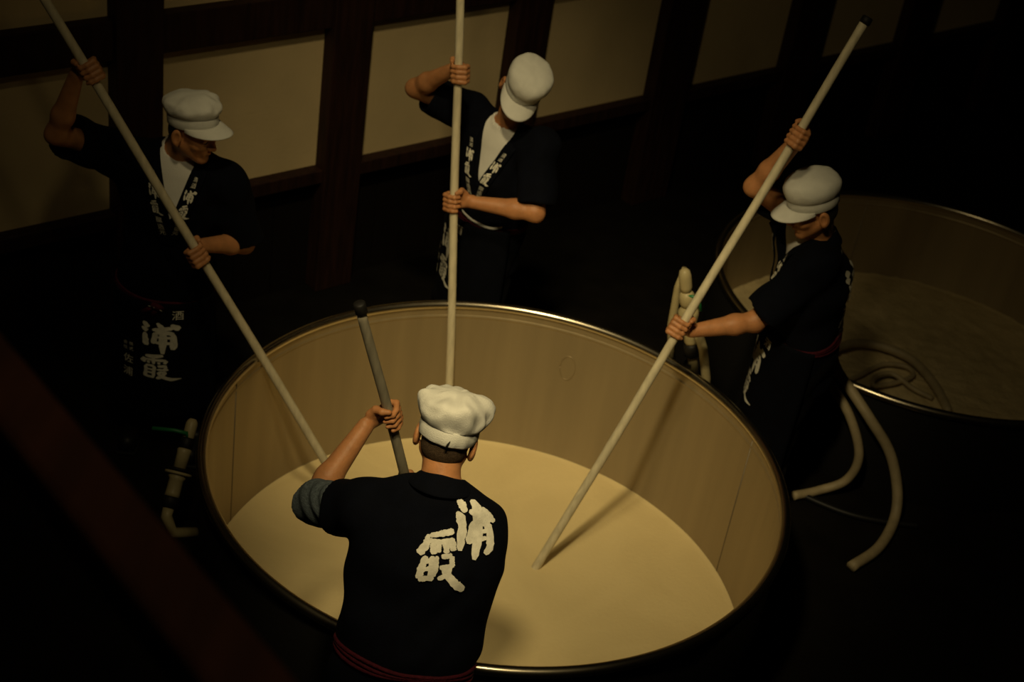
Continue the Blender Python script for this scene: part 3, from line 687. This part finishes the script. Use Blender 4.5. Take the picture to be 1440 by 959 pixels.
man2 = person(dict(base=(-.20, 5.92, 0), pel=(-.205, 5.93, .87), neck=(-.172, 5.87, 1.395), head=(-.128, 5.80, 1.610), face=(-.49, -.87, 0), hip_face=(-.78, -.62, 0), look=(-.12, -.78, -.56), tilt=(.32, 0, 0), cap_scale=.97, apron_x=-.025,
    label='man in white cap behind the tank with his face hidden under the brim', feet=((-.08, 5.88), (-.33, 6.0)), pole_r=.0175, pole_dir=pole_dir(E2, U2), seed=5, wrinkle=.0025,
    arms={'R': dict(sh=(-.325, 5.935, 1.405), el=(-.579, 5.867, 1.512), hand=U2, m=1), 'L': dict(sh=(-.015, 5.765, 1.38), el=(.008, 5.60, 1.155), hand=L2, m=-1, sleeve=.9)}, sash_t=.18))
man3 = person(dict(base=(1.21, 5.36, 0), pel=(1.215, 5.37, .88), neck=(1.150, 5.34, 1.385), head=(1.080, 5.27, 1.545), face=(-.99, .02, 0), hip_face=(-.97, -.2, 0), look=(-.86, -.28, -.42), tilt=(0, 0, 0),
    label='man in white cap at right between the two tanks, seen from his side', feet=((1.20, 5.22), (1.24, 5.50)), pole_r=.0175, pole_dir=pole_dir(E3, U3), seed=9, wrinkle=.002,
    arms={'R': dict(sh=(1.050, 5.50, 1.395), el=(.851, 5.322, 1.566), hand=U3, m=1), 'L': dict(sh=(1.145, 5.20, 1.325), el=(.954, 5.139, 1.064), hand=L3, m=-1, sleeve=.86)}, sash_t=.12, apron_z=.3))
manF = person(dict(base=(-.165, 3.12, 0), pel=(-.165, 3.13, .88), neck=(-.135, 3.345, 1.405), head=(-.140, 3.44, 1.515), face=(.05, 1, 0), look=(.03, .92, -.34), cap_dz=-.012, wide=1.08, cap_scale=1.02, slit=True, trap=.046, tilt=(.11, 0, 0), vneck=False, apron=False,
    label='nearest man seen from behind in white cap and navy jacket with large white characters', feet=((-.30, 3.10), (-.03, 3.08)), pole_r=.0185, pole_dir=pole_dir(EF, UF), seed=14, wrinkle=.012, hair=M_stubble, hairline=-.085, fold=(1, 2),
    arms={'L': dict(sh=(-.345, 3.335, 1.270), el=(-.530, 3.513, 1.121), hand=UF, m=1, sleeve=.40), 'R': dict(sh=(-.005, 3.325, 1.275), el=(-.066, 3.52, 1.085), hand=LF, m=-1, sleeve=.9)}, inner_sleeve=('L', .15, .97), blouse=(.198, .140), sash_t=.06, cap_tilt=.05))

# ---- the large characters on the near man's back
C0 = V3(0, 0, 4.0387); axf = np.array(d); axr = np.array(r2); axu = np.array(u2)
bx = V3(-.052, 3.15, 1.36)
pd = unit(bx-C0); ex = unit(axr-pd*(axr@pd)); ey = np.cross(ex, pd); ey = ey if ey@axu < 0 else -ey
p2 = Print2D(); ks = .1564*4.2/F_PX
for st_ in (W_BACK[:10], W_BACK[10:]): p2.add(*strokes_mesh(st_, lambda q: ((q[0]-430)*ks, (q[1]-480)*ks), 5, 13, 5))
lay_on(p2, lambda q: bx+ex*q[0]+ey*q[1], manF['tree'], pd, M_print, manF['jacket'], lift=.006)

# ---- knot and tails on the left man's sash
def on_sash(m_, t, ang, dz, lift):
    c = m_['sp'](t); q = math.radians(ang); n = m_['ws']*math.sin(q)+m_['ds']*math.cos(q); o_ = c+m_['up']*dz
    h = m_['tree'].ray_cast(Vector(o_+n*.5), Vector(-n), .5); return np.array(h[0])+n*lift if h[0] else o_+n*(.16+lift)
K = lambda a_, dz, l=.016: on_sash(man1, -.10, a_, dz, l)
kn = MB(); kn.tube([K(14, -.012), K(10, -.008, .026), K(2, -.014, .028), K(-4, -.020, .018)], [.008, .015, .015, .008], 10).build('sash_knot', M_sash, man1['root'])
for aa, bb in ((8, 24), (2, 10)):
    MB().tube([K(aa, -.016, .024), K((aa+bb)/2, -.034, .026), K(bb, -.056, .022)], [.008, .011, .013], 8).build('sash_tail', M_sash, man1['root'])
MB().tube([K(16, -.016, .030), K(8, -.010, .038), K(1, -.016, .037), K(-3, -.030, .028)], [.0022, .003, .003, .0022], 6).build('white_cord', M_shirt, man1['root'])
# the white waist tape of the man at the back, showing under his forearm
tp = [on_sash(man2, .18, a_, .050-.030*math.cos(math.radians(a_+18)*1.6), .012) for a_ in range(-54, 19, 6)]
wv = [q+man2['up']*o_ for q in tp for o_ in (.007, -.007)]
tpo = mesh_obj('white_tape', wv, [(2*i, 2*i+1, 2*i+3, 2*i+2) for i in range(len(tp)-1)], M_shirt, man2['root']); tpo.modifiers.new('t', 'SOLIDIFY').thickness = .004

# ------------------------------------------------------------------ pipe fittings on the near tank
def along(a_, b_, t): return V3(*a_)+(V3(*b_)-V3(*a_))*t
A_, B_ = (-1.163, 4.509, .58), (-1.187, 4.292, .34)
v1 = empty('pipe_valve', (-1.187, 4.292, .30)); tag(v1, 'cream plastic pipe valve with green lever on the left side of the near tank', 'valve', 'plastic valves on the near tank')
MB().tube([along(A_, B_, t) for t in (-.06, -.03, 0, .16, .18)], [.012, .020, .023, .023, .020], 18).build('upper_pipe', M_pvc, v1)
MB().tube([along(A_, B_, t) for t in (.17, .19, .29, .31)], [.022, .027, .027, .022], 18).build('valve_body', M_black, v1)
MB().tube([along(A_, B_, t) for t in (.30, .32, .36, .55)], [.023, .028, .026, .025], 18).build('middle_pipe', M_pvc, v1)
for t in (.54, .585): MB().tube([along(A_, B_, t+q) for q in (0, .006, .030, .036)], [.046, .052, .052, .046], 24).build('flange', M_black if t < .56 else M_pvc, v1)
MB().tube([along(A_, B_, t) for t in (.62, .68, .84, .88)], [.040, .028, .028, .031], 18).build('lower_pipe', M_pvc, v1)
MB().tube([along(A_, B_, t) for t in (.88, .90, 1.0, 1.02)], [.029, .033, .033, .024], 18).build('union_nut', M_black, v1)
MB().tube([along(A_, B_, 1.02), along(A_, B_, 1.12), V3(-1.16, 4.25, .25), V3(-1.085, 4.305, .22)], .022, 14).build('elbow_pipe', M_pvc, v1)
st_ = along(A_, B_, .23); lv = [st_+UP*.02, st_+UP*.045, V3(-1.215, 4.458, .575), V3(-1.30, 4.452, .572)]
MB().tube(lv, [.007, .008, .008, .009], 10).build('lever', M_green, v1)
v2 = empty('pipe_valve', (.777, 5.36, .60)); tag(v2, 'cream plastic valve pipes behind the right man\'s lower hand', 'valve', 'plastic valves on the near tank')
R0, R1 = (.80, 5.36, .62), (.655, 5.36, 1.13)
MB().tube([along(R0, R1, t) for t in (.0, .18, .20)], [.022, .022, .019], 16).build('lower_pipe', M_pvc, v2)
MB().tube([along(R0, R1, t) for t in (.19, .21, .30, .32)], [.024, .034, .034, .024], 18).build('union_nut', M_black, v2)
MB().tube([along(R0, R1, t) for t in (.31, .34, .44, .48, .58, .62, .66)], [.024, .030, .026, .026, .044, .044, .026], 20).build('valve_body', M_pvc, v2)
MB().tube([along(R0, R1, t) for t in (.65, .70, .76, .80)], [.024, .034, .034, .022], 18).build('collar', M_pvc, v2)
MB().tube([along(R0, R1, t) for t in (.79, .84, .93, .98, 1.0)], [.022, .027, .027, .022, .010], 18).build('pipe_end', M_pvc, v2)
MB().tube([along(R0, R1, .78)+V3(.0, -.02, 0), along(R0, R1, .80)+V3(.05, -.02, -.01), along(R0, R1, .66)+V3(.055, -.02, .0)], [.007, .009, .008], 10).build('lever', M_green, v2)
MB().tube([(.664, 5.42, 1.10), (.655, 5.43, 1.0), (.662, 5.42, .82), (.70, 5.42, .62)], [.012, .017, .018, .018], 14).build('slanted_pipe', M_pvc, v2)
MB().tube([(.76, 5.30, .88), (.80, 5.30, .80), (.842, 5.30, .66), (.86, 5.31, .58)], .020, 14).build('side_pipe', M_pvc, v2)
MB().tube([(.76, 5.36, .68), (.82, 5.38, .62), (.87, 5.39, .55), (.88, 5.39, .40), (.88, 5.39, .08)], .024, 14).build('feed_pipe', M_matt_black, v2)
MB().box((.88, 5.39, .05), (.045, 0, 0), (0, .045, 0), (0, 0, .05)).build('pipe_foot', M_matt_black, v2, False, .01)

# ------------------------------------------------------------------ hoses at the far tank
def hose(name, pts, rad, material, label, cat='hose', group=None, n=60):
    P = spline(np.array(pts), n); o = MB().tube(P, rad, 14).build(name, material); tag(o, label, cat, group); return o
hose('beige_hose', [(2.255, 6.36, .005), (2.249, 6.393, .025), (2.201, 6.575, .045), (2.114, 6.756, .05), (1.971, 6.841, .05), (1.815, 6.83, .05), (1.64, 6.62, .10), (1.50, 6.10, .42), (1.455, 5.80, .575), (1.48, 5.69, .555), (1.56, 5.60, .50),
    (1.644, 5.53, .43), (1.766, 5.50, .29), (1.832, 5.431, .14), (1.83, 5.335, .04), (1.737, 5.138, .026), (1.60, 4.98, .026)], .024, M_hose, 'thick beige hose arching from the far mash over the rim to the floor', group='hoses at the right tank', n=110)
hose('beige_hose', [(1.46, 6.05, .30), (1.40, 5.84, .55), (1.388, 5.74, .575), (1.436, 5.656, .53), (1.553, 5.55, .42), (1.635, 5.502, .25), (1.616, 5.505, .10), (1.499, 5.484, .030), (1.38, 5.42, .026)], .021, M_hose, 'shorter beige hose curling back to the floor behind the right man', group='hoses at the right tank')
hose('dark_hose', [(1.34, 5.50, .016), (1.495, 5.416, .016), (1.638, 5.364, .016), (1.783, 5.35, .016), (1.95, 5.36, .016)], .015, M_boot, 'thin black hose lying flat on the dark floor', group='hoses at the right tank')
hose('thin_tube', [(1.70, 6.45, .015), (1.804, 6.542, .02), (1.954, 6.689, .03), (2.08, 6.70, .035), (2.11, 6.63, .03), (2.005, 6.53, .03), (1.884, 6.47, .03), (1.90, 6.54, .045), (1.99, 6.58, .05), (2.094, 6.50, .03), (2.19, 6.45, .022)], .013, M_hose, 'thin looped tube lying on the far mash', group='hoses at the right tank', n=90)

# ------------------------------------------------------------------ handrail of the stair the picture is taken from
hr = empty('handrail', (-1.535, 2.341, 0)); tag(hr, 'dark brown wooden handrail close to the viewer at lower left', 'handrail')
ra, rb = V3(-1.655, 2.465, 3.0), V3(.325, .425, 3.0); rd_ = unit(rb-ra)
MB().box((ra+rb)/2, rd_*np.linalg.norm(rb-ra)/2, np.cross(rd_, UP)*.040, UP*.030).build('rail', M_rail, hr, False, .012)
for q in (V3(-1.535, 2.341, 0), V3(.215, .538, 0)):
    MB().box(q+UP*1.485, rd_*.04, np.cross(rd_, UP)*.035, UP*1.485).build('post', M_rail, hr, False, .006)
